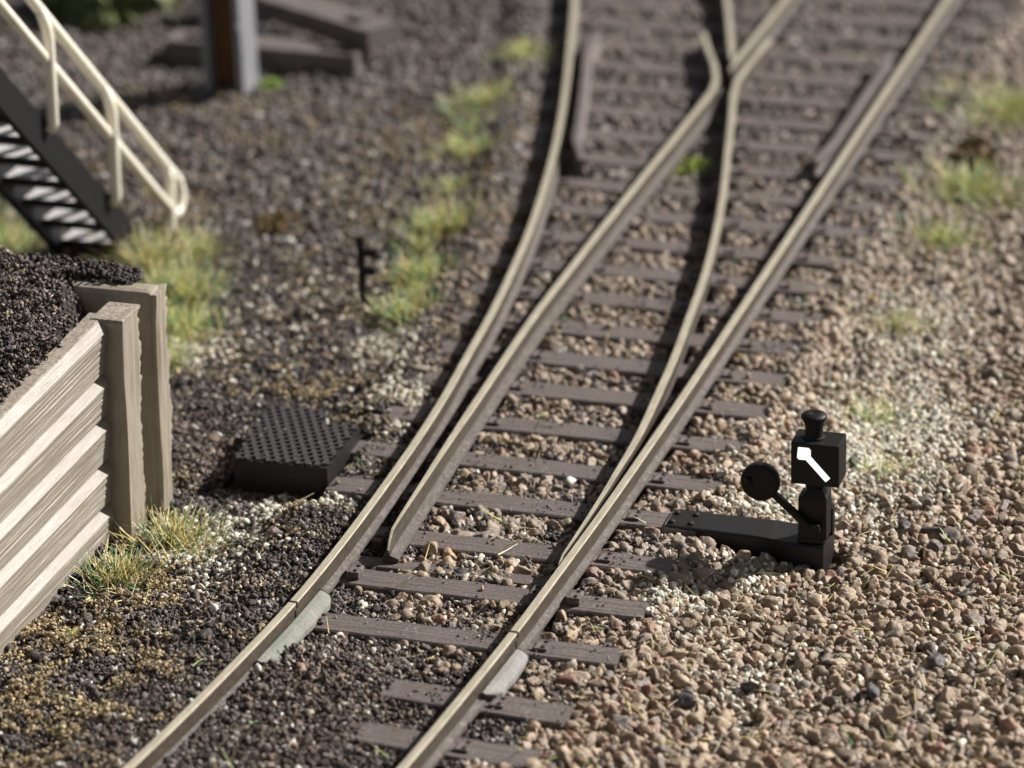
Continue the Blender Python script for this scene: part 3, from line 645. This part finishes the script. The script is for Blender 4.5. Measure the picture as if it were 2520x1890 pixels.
# ---- individual stones
def stone(x, y, s, col, label, sc=(1, .8, .6), seed=0, name='stone', cat='stone', pr=None):
    PR, F0 = pr or proto_rocks(3, 1, 500+seed, rough=.35, cuts=9)
    V = PR[0]*np.array(sc)*s; a = seed*1.7; R = np.array([[math.cos(a), -math.sin(a), 0], [math.sin(a), math.cos(a), 0], [0, 0, 1]]); V = V@R.T
    V[:, 2] -= V[:, 2].min(); me = np_mesh(name, V, F0, np.tile(np.array(col), (len(V), 1)))
    zz_ = ZS if bool(on_sleeper(np.array([x]), np.array([y]))[0]) else float(g_height(np.array(x), np.array(y)))+.03
    return tag(link(name, me, M['grain'], loc=(x, y, zz_-.012)), label, cat, 'loose dark stones' if cat == 'stone' else None)
DK = (.085, .076, .074)
for i, (x, y, s, sc, lab) in enumerate([
    (-4.93, 17.86, .12, (1.4, .5, .55), 'long charcoal lump pointing toward the lower right, below the switch stand'),
    (-4.60, 18.19, .085, (.6, 1.0, .7), 'upright charcoal stone below the switch stand, beside a bright green speck'),
    (-4.52, 18.36, .05, (1, .9, .8), 'small charcoal stone leaning on the upright one below the switch stand'),
    (-3.58, 18.80, .105, (1.2, .75, .6), 'smooth grey oval stone in the right gravel near the frame edge'),
    (-3.66, 18.64, .085, (1.2, .6, .5), 'flat dark flake in front of the smooth oval stone at right'),
    (-3.86, 18.28, .07, (1, .9, .8), 'round slate grey pebble left of the dark flake'),
    (-3.95, 17.10, .075, (1, .9, .9), 'round dark pebble in the lower right gravel beside a white grain'),
    (-4.20, 16.42, .085, (1.2, .8, .6), 'dark domed stone near the bottom edge of the gravel'),
    (-3.25, 17.25, .075, (1.1, .9, .7), 'dark oval pebble close to the right edge, lower corner'),
    (-3.95, 20.62, .085, (1.5, .6, .5), 'flat dark sliver right of the lantern'),
    (-3.58, 19.83, .06, (1.2, .9, .7), 'small dark stone midway between lantern and right edge'),
    (-4.62, 17.16, .05, (1.1, .8, .7), 'small grey blue stone in the middle of the lower gravel')]):
    stone(x, y, s*.74, DK, lab, sc, i)
stone(-6.93, 18.82+.42, .045, (.40, .26, .15), 'small orange brown pebble lying alone on a sleeper near the blades', (1.2, .9, .8), 31, 'pebble', 'pebble')
stone(-8.12, 19.12, .055, (.22, .17, .15), 'round brown grey pebble on the cinders left of the left rail', (1, 1, .9), 32, 'pebble', 'pebble')
def foam(x, y, r, h, col, label, seed, cat='foam clump'):
    rg = np.random.default_rng(seed); n = 260; d = rg.normal(size=(n, 3)); d /= np.linalg.norm(d, axis=1)[:, None]; d[:, 2] = abs(d[:, 2])
    p = d*np.array([r, r, h])*rg.uniform(.3, 1, (n, 1)); PR, F0 = SPK; R = rand_rot(n, rg); nv = len(PR[0]); pk = np.stack([PR[i % len(PR)] for i in range(n)])
    V = np.einsum('nij,nvj->nvi', R, pk)*(r*.16)+p[:, None]; Fx = (F0[None]+(np.arange(n)*nv)[:, None, None]).reshape(-1, 3)
    c = np.repeat(np.array(col)*np.exp(rg.normal(0, .25, (n, 1))), nv, 0)
    me = np_mesh('foam_clump', V.reshape(-1, 3), Fx, c, False)
    return tag(link('foam_clump', me, M['fibre'], loc=(x, y, float(g_height(np.array(x), np.array(y)))-.02)), label, cat)
foam(-5.02, 27.75, .20, .26, (.20, .14, .065), 'brown pointed foam clump in the gravel right of the far track', 1)
foam(-10.34, 24.9, .24, .12, (.17, .115, .05), 'brown flat foam clump on the cinders beyond the black stake', 2)
foam(-7.30, 26.85, .21, .10, (.26, .32, .07), 'yellow green foam clump between the closing rails', 3)
foam(-11.72, 28.2, .12, .09, (.30, .42, .08), 'bright green foam clump at the foot of the grey mast', 4)
foam(-5.35, 20.75, .075, .10, (.26, .16, .06), 'small orange foam clump between the right rail and the lantern', 5)
for i, (x, y, lab) in enumerate([(-4.72, 18.55, 'bright green foam speck above the upright charcoal stone'), (-4.52, 17.0, 'green foam speck in the lower right gravel'), (-3.98, 18.6, 'green foam speck beside the slate pebble'), (-5.45, 17.46, 'yellow foam speck beside the pale rail joiner')]):
    foam(x, y, .055, .05, (.28, .42, .06) if i < 3 else (.36, .34, .08), lab, 20+i)

# ------------------------------------------------------------------ grass
STRAW, GREEN, PALE, BROWN, LIME = (.66, .54, .22), (.11, .27, .10), (.74, .70, .48), (.15, .08, .04), (.46, .56, .16)
def blades(base, dirs, length, width, cols, rg, seg=3):
    n = len(base); d = dirs/np.linalg.norm(dirs, axis=1)[:, None]; s = np.cross(d, rg.normal(size=(n, 3))); s /= np.linalg.norm(s, axis=1)[:, None]; q = np.cross(d, s)
    bend = rg.normal(0, .12, (n, 1)); rows = []
    for k in range(seg+1):
        t = k/seg; c = base+d*length[:, None]*t+s*(bend*length[:, None]*t*t); w_ = (width*(1-.65*t))[:, None]
        for a in range(3): rows.append(c+s*w_*math.cos(a*2.094)+q*w_*math.sin(a*2.094))
    V = np.stack(rows, 1); fs = [(k*3+a, k*3+(a+1) % 3, (k+1)*3+(a+1) % 3, (k+1)*3+a) for k in range(seg) for a in range(3)]; F0 = np.array(fs); nv = (seg+1)*3
    Fx = (F0[None]+(np.arange(n)*nv)[:, None, None]).reshape(-1, 4); return V.reshape(-1, 3), Fx, np.repeat(cols, nv, 0)
def mixcols(n, mix, rg):
    pal = np.array([m[0] for m in mix]); pr = np.array([m[1] for m in mix], float); pr /= pr.sum()
    return pal[rg.choice(len(pal), n, p=pr)]*np.exp(rg.normal(0, .22, (n, 1)))
def tuft(x, y, r, n, h, label, mix, seed, spread=.75, z=None, wd=.0052, ry=None):
    rg = np.random.default_rng(900+seed); rad = r*np.minimum(abs(rg.normal(0, .60, n))+.02, 1.1); a = rg.random(n)*2*PI; ry = ry or 1
    bx, by = rad*np.cos(a), rad*np.sin(a)*ry; gz = g_height(x+bx, y+by) if z is None else np.full(n, z)
    d = np.stack([rg.normal(0, spread, n)+bx/r*.5, rg.normal(0, spread, n)+by/r*.5, abs(rg.normal(.75, .35, n))+.12], -1)
    V, Fx, c = blades(np.stack([bx, by, gz+.005], -1), d, h*rg.uniform(.5, 1.15, n), np.full(n, wd), mixcols(n, mix, rg), rg)
    me = np_mesh('grass_tuft', V, Fx, c, True)
    return tag(link('grass_tuft', me, M['fibre'], loc=(x, y, 0)), label, 'grass tuft', 'grass tufts in the yard')
MIXA = [(STRAW, 4), (GREEN, 2.4), (BROWN, .7), (PALE, 2.4)]; MIXB = [(STRAW, 3), (LIME, 2), (GREEN, 2.4), (PALE, 1.5), (BROWN, .3)]; MIXC = [(PALE, 2), (STRAW, 2), (LIME, 1.5), (GREEN, 1)]
TF = [(-8.86, 19.12, .33, 520, .21, 'straw and green tuft at the foot of the bunker corner post', MIXA), (-9.02, 18.50, .25, 380, .20, 'straw tuft against the plank wall, nearer than the corner post', MIXA),
 (-9.0, 17.72, .07, 50, .09, 'small yellow tuft at the foot of the plank wall in the lower left', [(STRAW, 2), (LIME, 3)]),
 (-10.62, 23.3, .36, 620, .26, 'large green and straw tuft right of the foot of the stairs', MIXB), (-10.28, 22.55, .34, 560, .24, 'yellow green tuft behind the bunker corner', MIXB),
 (-10.12, 21.95, .24, 260, .20, 'pale sparse tuft just behind the bunker corner post', MIXC),
 (-11.05, 23.72, .20, 330, .42, 'tall green tuft standing in front of the stair foot', MIXA), (-10.75, 24.1, .14, 130, .30, 'thin straw tuft under the end of the cream handrail', MIXC),
 (-12.35, 23.9, .42, 520, .24, 'blurred green tuft below the stairs at the left edge', MIXB), (-13.0, 24.3, .4, 420, .24, 'olive tuft at the left edge behind the stair', MIXB),
 (-8.98, 25.05, .19, 190, .26, 'green straw tuft by the left sleeper ends, middle of the row', MIXB), (-8.80, 24.05, .18, 200, .20, 'yellow green tuft right of the black stake', MIXB), (-8.66, 23.25, .17, 190, .20, 'straw tuft nearest the viewer in the row beside the left rail', MIXB),
 (-9.36, 26.85, .18, 170, .17, 'straw tuft by the left sleeper ends beyond the tallest one', MIXB), (-9.62, 28.1, .24, 220, .19, 'green tuft by the curving far left rail', MIXB), (-9.6, 29.3, .22, 180, .16, 'faint far tuft beside the curving left rail', MIXB),
 (-4.95, 29.0, .42, 420, .24, 'far green tuft at the upper right edge', MIXB), (-4.88, 27.0, .34, 330, .26, 'yellow green tuft below the brown foam clump at right', MIXB), (-4.95, 25.9, .26, 190, .18, 'straw green tuft further down from the foam clump at right', MIXB),
 (-4.86, 23.95, .22, 120, .26, 'sparse tuft in the gravel at mid right, straw and green', MIXA), (-4.72, 22.35, .34, 200, .20, 'thin pale tuft in the white sand behind the lantern', MIXC), (-4.45, 21.5, .30, 120, .17, 'wispy straw tuft close behind the lantern', MIXC), (-4.95, 20.75, .16, 50, .14, 'little green tuft between the counterweight and the rail', MIXA),
 (-12.7, 30.9, .5, 420, .34, 'olive green tuft behind the grey mast', [(LIME, 3), (GREEN, 2), (STRAW, 1)])]
TF += [(-8.72, 23.7, .16, 70, .17, 'sparse wisp of straw between two tufts beside the left sleeper ends', MIXC), (-9.0, 24.6, .2, 90, .18, 'thin wisp behind the yellow green tuft, right of the black stake', MIXC), (-9.2, 26.0, .24, 110, .18, 'low sparse wisp between two far tufts left of the track', MIXB), (-9.5, 27.5, .24, 110, .16, 'low straw wisp below the far green tuft left of the track', MIXB)]
for i, (x, y, r, n, h, lab, mix) in enumerate(TF):
    k_ = 1.3 if (i >= 10 and i <= 18) else 1.0
    tuft(x, y, r*k_, int(n*(1.5 if k_ > 1 else 1)), h*(1.1 if k_ > 1 else 1), lab, mix, i)
# loose blades in the gravel
x, y, rg = jgrid(-9, -1.5, 15, 27, .17, 400); k = (rg.random(len(x)) < np.where(x > -5.6, .36, .10)) & ~solid(x, y) & (rail_dist(x, y) > .1); x, y = x[k], y[k]; n = len(x)
zz_ = np.where(on_sleeper(x, y), ZS+.01, g_height(x, y)+.055)
d = np.stack([rg.normal(0, 1, n), rg.normal(0, 1, n), abs(rg.normal(0, .35, n))], -1)
V, Fx, c = blades(np.stack([x, y, zz_], -1), d, rg.uniform(.07, .18, n), np.full(n, .0042), mixcols(n, [(STRAW, 4), (LIME, 1), (GREEN, 1), (PALE, 1)], rg), rg)
tag(link('loose_grass', np_mesh('loose_grass', V, Fx, c), M['fibre']), 'single loose grass fibres strewn over the gravel', kind='stuff')
# curly hairs
V_ = []; F_ = []; off = 0; rg = np.random.default_rng(77)
for i in range(230):
    x, y = rg.uniform(-8.9, -5.2), rg.uniform(16.8, 22)
    if i % 3 == 0: x, y = rg.uniform(-8.9, -8.0), rg.uniform(18, 21)
    if solid(np.array([x]), np.array([y]))[0] or rail_dist(np.array([x]), np.array([y]))[0] < .05: continue
    z = -.165 if on_sleeper(np.array([x]), np.array([y]))[0] else float(g_height(np.array(x), np.array(y)))+.05
    p = np.array([x, y, z]); dd = rg.normal(size=3); pts_ = [p.copy()]
    for k in range(9):
        dd = dd+rg.normal(size=3)*.55; dd[2] *= .6; dd /= np.linalg.norm(dd); p = p+dd*.013; p[2] = max(p[2], z); pts_.append(p.copy())
    A = np.array(pts_); w_ = .0016; up = np.array([0, 0, 1.]); ring = []
    for q in A:
        for a in range(3): ring.append(q+np.array([math.cos(a*2.09)*w_, 0, math.sin(a*2.09)*w_]))
    V_.append(np.array(ring)); F_ += [[off+k*3+a, off+k*3+(a+1) % 3, off+(k+1)*3+(a+1) % 3, off+(k+1)*3+a] for k in range(len(A)-1) for a in range(3)]; off += len(ring)
V_ = np.concatenate(V_)
tag(link('fluff_hairs', np_mesh('fluff_hairs', V_, np.array(F_), np.tile(np.array([.42, .38, .34]), (len(V_), 1))), M['fibre']), 'fine curly hairs caught on the track bed', kind='stuff')

# ------------------------------------------------------------------ timber bunker
bk = empty('plank_bunker', (-9.6, 19.4, -.3)); tag(bk, 'tan planked bunker filled with dark soil at the left edge', 'bunker')
BK = Vector((9.6, -19.4, .3))
def lean(v):
    v = Vector(v); v.y += .09*(v.z+.3); return v+BK
# plank wall as one grained sheet with stepped boards
ny_, nz_ = 330, 480; ya = np.linspace(12.5, 19.16, ny_); ztop = lambda y: 1.275-(19.2-y)*.03
bounds = np.array([-.62, -.318, -.018, .285, .601, .90, 1.275])
Yg, Tg = np.meshgrid(ya, np.linspace(0, 1, nz_)); Zg = -.62+(1.895)*Tg
brd = np.clip(np.searchsorted(bounds, Zg.ravel()).reshape(Zg.shape)-1, 0, 5); b0 = bounds[brd]; b1 = bounds[brd+1]; rel = (Zg-b0)/(b1-b0)
led = np.clip((1-rel)*(b1-b0)/.060, 0, 1)            # sloping ledge at the top of each board
prof_ = led*.060 - (1-rel)*.032*np.clip(led-.99, 0, 1)*100 - np.clip(.028-rel*(b1-b0), 0, .028)*1.8
g1 = fbm(Yg*.35+brd*7.3, Zg*55+brd*5+1.6*fbm(Yg*.7, Zg*2, 8), 71, 3); g2 = fbm(Yg*5, Zg*60, 75, 2)
knot = fbm(Yg*2.2+9, Zg*5, 79, 2)
Xg = -9.335+prof_+np.where(brd == 5, .0, 0)+(np.abs(g1-.5)*-.024+(g2-.5)*.005)*np.where(led > .99, 1, .05)
Zg2 = Zg+(Zg > 1.2)*0+((Yg*0+1)*(19.2-Yg)*-.03)*np.clip((Zg+.3)/1.57, 0, 1)
V = np.stack([Xg.ravel(), Yg.ravel()+.09*(Zg2.ravel()+.3), Zg2.ravel()], -1)+np.array(BK)
ii = (np.arange(nz_-1)[:, None]*ny_+np.arange(ny_-1)[None]).ravel()
me = np_mesh('planks', V, np.stack([ii, ii+1, ii+ny_+1, ii+ny_], -1)); pl = link('planks', me, M['tan'], bk)
b = MB()   # backing and dirty top of the plank wall
n = 60; vs = []
for k in range(n+1):
    y = 12.5+(19.2-12.5)*k/n; zt = ztop(y); j = random.uniform(-.004, .004)
    vs += [lean((-9.46, y, -.6)), lean((-9.46, y, zt-.004)), lean((-9.452, y, zt+.004+j)), lean((-9.345, y, zt+.006+j)), lean((-9.33, y, zt-.006)), lean((-9.375, y, zt-.05)), lean((-9.40, y, -.6))]
b.add(vs, [(k*7+j, k*7+(j+1) % 7, (k+1)*7+(j+1) % 7, (k+1)*7+j) for k in range(n) for j in range(7)]+[tuple(range(7)), tuple(n*7+j for j in range(7))[::-1]])
b.build('wall_top', M['tantop'], bk)
def rough_post(x0, x1, y0, y1, z0, z1, name, mat, seed, amp=.010):
    "box whose +X face is rough, edges ragged"
    rgp = np.random.default_rng(seed); nz2 = 150; b = MB(); zs = np.linspace(z0, z1, nz2); R_ = []
    ragged = np.convolve(rgp.normal(0, 1, nz2+4), np.ones(3)/3, 'same')[:nz2]*amp*1.2
    slow = (fbm(zs*5, zs*0+seed, 3, 2)-.5)*(.05 if seed == 3 else .11)
    ysub = np.linspace(0, 1, 7)
    vs = []
    for i, z in enumerate(zs):
        row = [lean((x0, y0, z)), lean((x1-.006, y0, z))]
        for q in ysub:
            yy_ = y0+.006+(y1-y0-.006)*q; yy_ += (ragged[i]*1.4+slow[i]*1.2) if q > .9 else 0
            gr = (float(vnoise(np.array(q*9+seed), np.array(z*2.2), 4))-.5)*amp*1.7
            row.append(lean((x1+gr-(.01 if q == 1 else 0), yy_, z)))
        row.append(lean((x0, y1, z))); vs += row
    K = 10; fs = [(i*K+k, i*K+(k+1) % K, (i+1)*K+(k+1) % K, (i+1)*K+k) for i in range(nz2-1) for k in range(K)]
    fs += [tuple(range(K))[::-1], tuple((nz2-1)*K+k for k in range(K))]
    b.add(vs, fs); return b.build(name, mat, bk, bev=0)
rough_post(-9.40, -9.17, 19.10, 19.385, -.6, 1.272, 'corner_post', M['tanpost'], 3)
b = MB(); b.box((-9.40, 19.097, 1.262), (-9.166, 19.40, 1.29), xf=lean, bev=.008); b.build('post_cap', M['tantop'], bk)
b = MB(); b.box((-13.5, 19.53, -.6), (-9.145, 19.70, 1.325), xf=lean, bev=.045); b.build('end_wall', M['tanpost'], bk)
rough_post(-9.2, -9.115, 19.545, 19.725, -.6, 1.30, 'end_board', M['tanpost'], 9, .012)
# soil heap
soil = lambda x, y: 1.22+(fbm(x*2, y*2, 101)-.5)*.16+np.clip((y-18.0)*.10, 0, .12)+np.clip((-9.75-x)*.22, 0, .16)+(fbm(x*9, y*9, 104, 2)-.5)*.06-np.clip((x+9.72)/.22, 0, 1)*np.clip((y-18.75)/.35, 0, 1)*.42
xs_ = np.arange(-13.4, -9.44, .05); ys_ = np.arange(13, 19.66, .05); X2, Y2 = np.meshgrid(xs_, ys_)
Z2 = soil(X2, Y2)-.02; nx2 = len(xs_); ii = (np.arange(len(ys_)-1)[:, None]*nx2+np.arange(nx2-1)[None]).ravel()
sm_ = surf('soil_dark', (.02, .016, .014), (.05, .04, .036), 30, .9, 0, 1, .02)
x, y, rg = jgrid(-13.4, -9.43, 13, 19.78, .030, 600)
A_, B_ = np.meshgrid(np.arange(-11.6, -9.4, .020), np.arange(16.0, 19.85, .019)); rg = np.random.default_rng(6)
x = A_.ravel()+rg.uniform(-.5, .5, A_.size)*.026; y = B_.ravel()+rg.uniform(-.5, .5, A_.size)*.024; x = np.minimum(x, -9.44+rg.uniform(0, .03, len(x)))
keep = ~((y > 19.50) & (x > -9.62)); x, y = x[keep], y[keep]
n = len(x); s_ = rg.uniform(.007, .017, n); z = soil(x, y)+rg.uniform(-.012, .018, n)+(fbm(x*14, y*14, 5, 3)-.5)*.11
C = np.array([.098, .076, .067])*np.exp(rg.normal(0, .6, n))[:, None]; t = rg.random(n); k = t < .03; C[k] = (.30, .25, .18); k = (t > .03) & (t < .06); C[k] = (.26, .19, .10)
# more crumbs on the rim of the end wall
m_ = 700; xr = rg.uniform(-10.6, -9.32, m_); yr = rg.uniform(19.62, 19.86, m_)+.09*1.6; 
x_, y_, z_ = xr, yr, 1.33+rg.random(m_)*.06*np.clip((-9.3-xr)/.25, 0, 1)
allp = np.concatenate([np.stack([x, y, z], -1), np.stack([x_, y_, z_], -1)]); alls = np.concatenate([s_, rg.uniform(.012, .022, m_)]); allc = np.concatenate([C, np.array([.042, .033, .031])*np.exp(rg.normal(0, .4, (m_, 1)))])
mx_ = np.random.default_rng(2).random(len(allp)) < .55
so_ = grains('soil', allp, alls, allc, [(SPK, mx_), (R1s, ~mx_)], M['cinder'], 14, label='dark crumbly soil heaped inside the plank bunker')
sb = link('soil_bed', np_mesh('soil_bed', np.stack([X2.ravel(), Y2.ravel(), Z2.ravel()], -1), np.stack([ii, ii+1, ii+nx2+1, ii+nx2], -1)), sm_); tag(sb, 'packed dark soil bed under the crumbs in the bunker', kind='stuff')

# ------------------------------------------------------------------ stairs
sx = -11.2; stc = empty('staircase', (sx, 24.2, -.3)); tag(stc, 'black open staircase with grey treads and cream handrail at upper left', 'staircase')
O = Vector((-sx, -24.2, .3)); zt_ = lambda y: .61-.966*(y-23.32)
def stringer(x0, x1):
    b = MB(); y0, y1 = 19.6, 24.40; dz = .35
    poly = [(x0, y0, zt_(y0)), (x0, 24.27, zt_(24.27)), (x0, 24.27, -.34), (x0, 23.92, -.34), (x0, y0, zt_(y0)-dz)]
    b.prism([Vector(p)+O for p in poly], (x1-x0, 0, 0)); return b.build('stringer', M['stairblack'], stc, bev=.008)
W_ = .66
stringer(sx-.055, sx); stringer(sx-W_-.055, sx-W_)
k = 0; yt = 23.98; 
while yt > 19.8:
    z = zt_(yt)-.10
    b = MB(); b.box(Vector((sx-W_+.002, yt-.115, z-.02))+O, Vector((sx-.057, yt+.125, z))+O); tr = b.build('tread', M['tread'], stc)
    b = MB(); b.box(Vector((sx-W_+.002, yt-.138, z-.055))+O, Vector((sx-.057, yt-.1155, z+.004))+O); b.box(Vector((sx-W_+.002, yt+.1255, z-.055))+O, Vector((sx-.057, yt+.14, z+.002))+O)
    b.build('tread_edge', M['stairblack'], tr)
    yt -= .30; k += 1
hr = .045; rx = sx+.035; zr = lambda y: .207+.962*(24.65-y)
T_ = [Vector((rx, y, zr(y)))+O for y in np.linspace(19.6, 24.50, 20)]
loop = [(24.63, .235), (24.74, .12), (24.78, .01), (24.75, -.09), (24.68, -.14), (24.58, -.13)]
b = MB(); b.tube(T_+[Vector((rx, y, z))+O for y, z in loop], hr); ho = b.build('handrail', M['cream'], stc)
b = MB(); b.tube([Vector((rx, y, zr(y)-.372))+O for y in np.linspace(19.6, 24.56, 14)], hr*.95); b.build('mid_rail', M['cream'], stc)
for y, zb in ((24.57, -.33), (23.53, None), (22.53, None), (21.53, None), (20.5, None)):
    b = MB(); zb_ = zb if zb else zt_(y)-.02
    top = [Vector((rx+.02, y-.10, zr(y-.10)-.02)), Vector((rx+.025, y-.04, zr(y)-.08)), Vector((rx+.025, y-.02, zr(y)-.18))] if zb is None else [Vector((rx, y-.05, zr(y)+.02)), Vector((rx, y-.01, zr(y)-.08))]
    b.tube([p+O for p in top]+[Vector((rx+.02 if zb is None else rx, y-.06, zb_+.06))+O, Vector((rx-.01, y-.07, zb_))+O], hr); b.build('rail_post', M['cream'], stc)

# ------------------------------------------------------------------ mast
mt = empty('mast', (-12.07, 28.1, -.35)); tag(mt, 'light grey steel mast with a rusty web rising out of the picture', 'mast')
b = MB()
b.box((-.205, -.17, 0), (-.135, .20, 5.2), bev=.006); b.build('flange', M['mast'], mt)
b = MB(); b.box((.125, -.17, 0), (.195, .20, 5.2), bev=.006); b.build('flange', M['mast'], mt)
b = MB(); b.box((-.134, -.02, 0), (.124, .03, 5.2)); b.build('web', M['rust'], mt)
b = MB(); b.box((.16, -.2, .0), (.23, .22, .10), bev=.02); b.box((-.25, -.2, -.05), (.2, .24, .03), bev=.01); b.build('foot_plate', M['mast'], mt)
for zc in (.75, 1.6): b = MB(); b.lathe([(.03, 0), (.03, .03), (.015, .04)], (.16, -.205, zc), 10, axis=1); b.build('bolt', M['mast'], mt)
# ------------------------------------------------------------------ old beams behind the mast
def beam(x, y, z, L, wd, h, rz, label, tilt=0):
    o = empty('old_beam', (x, y, z), rz); o.rotation_euler = (0, tilt, rz); b = MB(); n = 16; vs = []
    for k in range(n+1):
        xx = -L/2+L*k/n; e = .006
        vs += [(xx, -wd/2+random.uniform(-e, e), 0), (xx, -wd/2+random.uniform(-e, e), h), (xx, wd/2+random.uniform(-e, e), h), (xx, wd/2, 0)]
    b.add(vs, [(k*4+j, k*4+(j+1) % 4, (k+1)*4+(j+1) % 4, (k+1)*4+j) for k in range(n) for j in range(4)]+[(0, 1, 2, 3), (n*4+3, n*4+2, n*4+1, n*4)])
    b.build('timber', M['beam'], o, bev=.008)
    for xx in (-L*.36, L*.36):
        b = MB(); b.box((xx-.10, -.07, h+.001), (xx+.10, .07, h+.045), bev=.01); b.build('rail_chair', M['beam'], o)
    return tag(o, label, 'beam', 'old timbers stacked behind the mast')
beam(-12.0, 28.85, -.30, 1.95, .36, .26, -.03, 'old timber lying on the ground just behind the mast foot')
beam(-12.0, 29.62, -.06, 2.6, .40, .20, -.50, 'old timber laid slantwise on top of the stack, its end to the right', .0)
foam(-14.2, 30.2, .75, .7, (.11, .13, .045), 'dark olive bush at the upper left corner', 8, 'bush')
foam(-12.9, 31.6, .6, .5, (.20, .24, .06), 'light green bush behind the mast', 9, 'bush')

# ------------------------------------------------------------------ stake
sk = empty('stake', (-9.05, 23.4, -.32)); tag(sk, 'thin black stake with two short arms left of the rails', 'stake')
b = MB(); b.box((-.026, -.026, 0), (.026, .026, .64), bev=.004); b.build('pole', M['black'], sk)
for zc, L in ((.51, .135), (.36, .11)): b = MB(); b.box((.0225, -.02, zc-.03), (L, .02, zc+.03), bev=.004); b.build('arm', M['black'], sk)
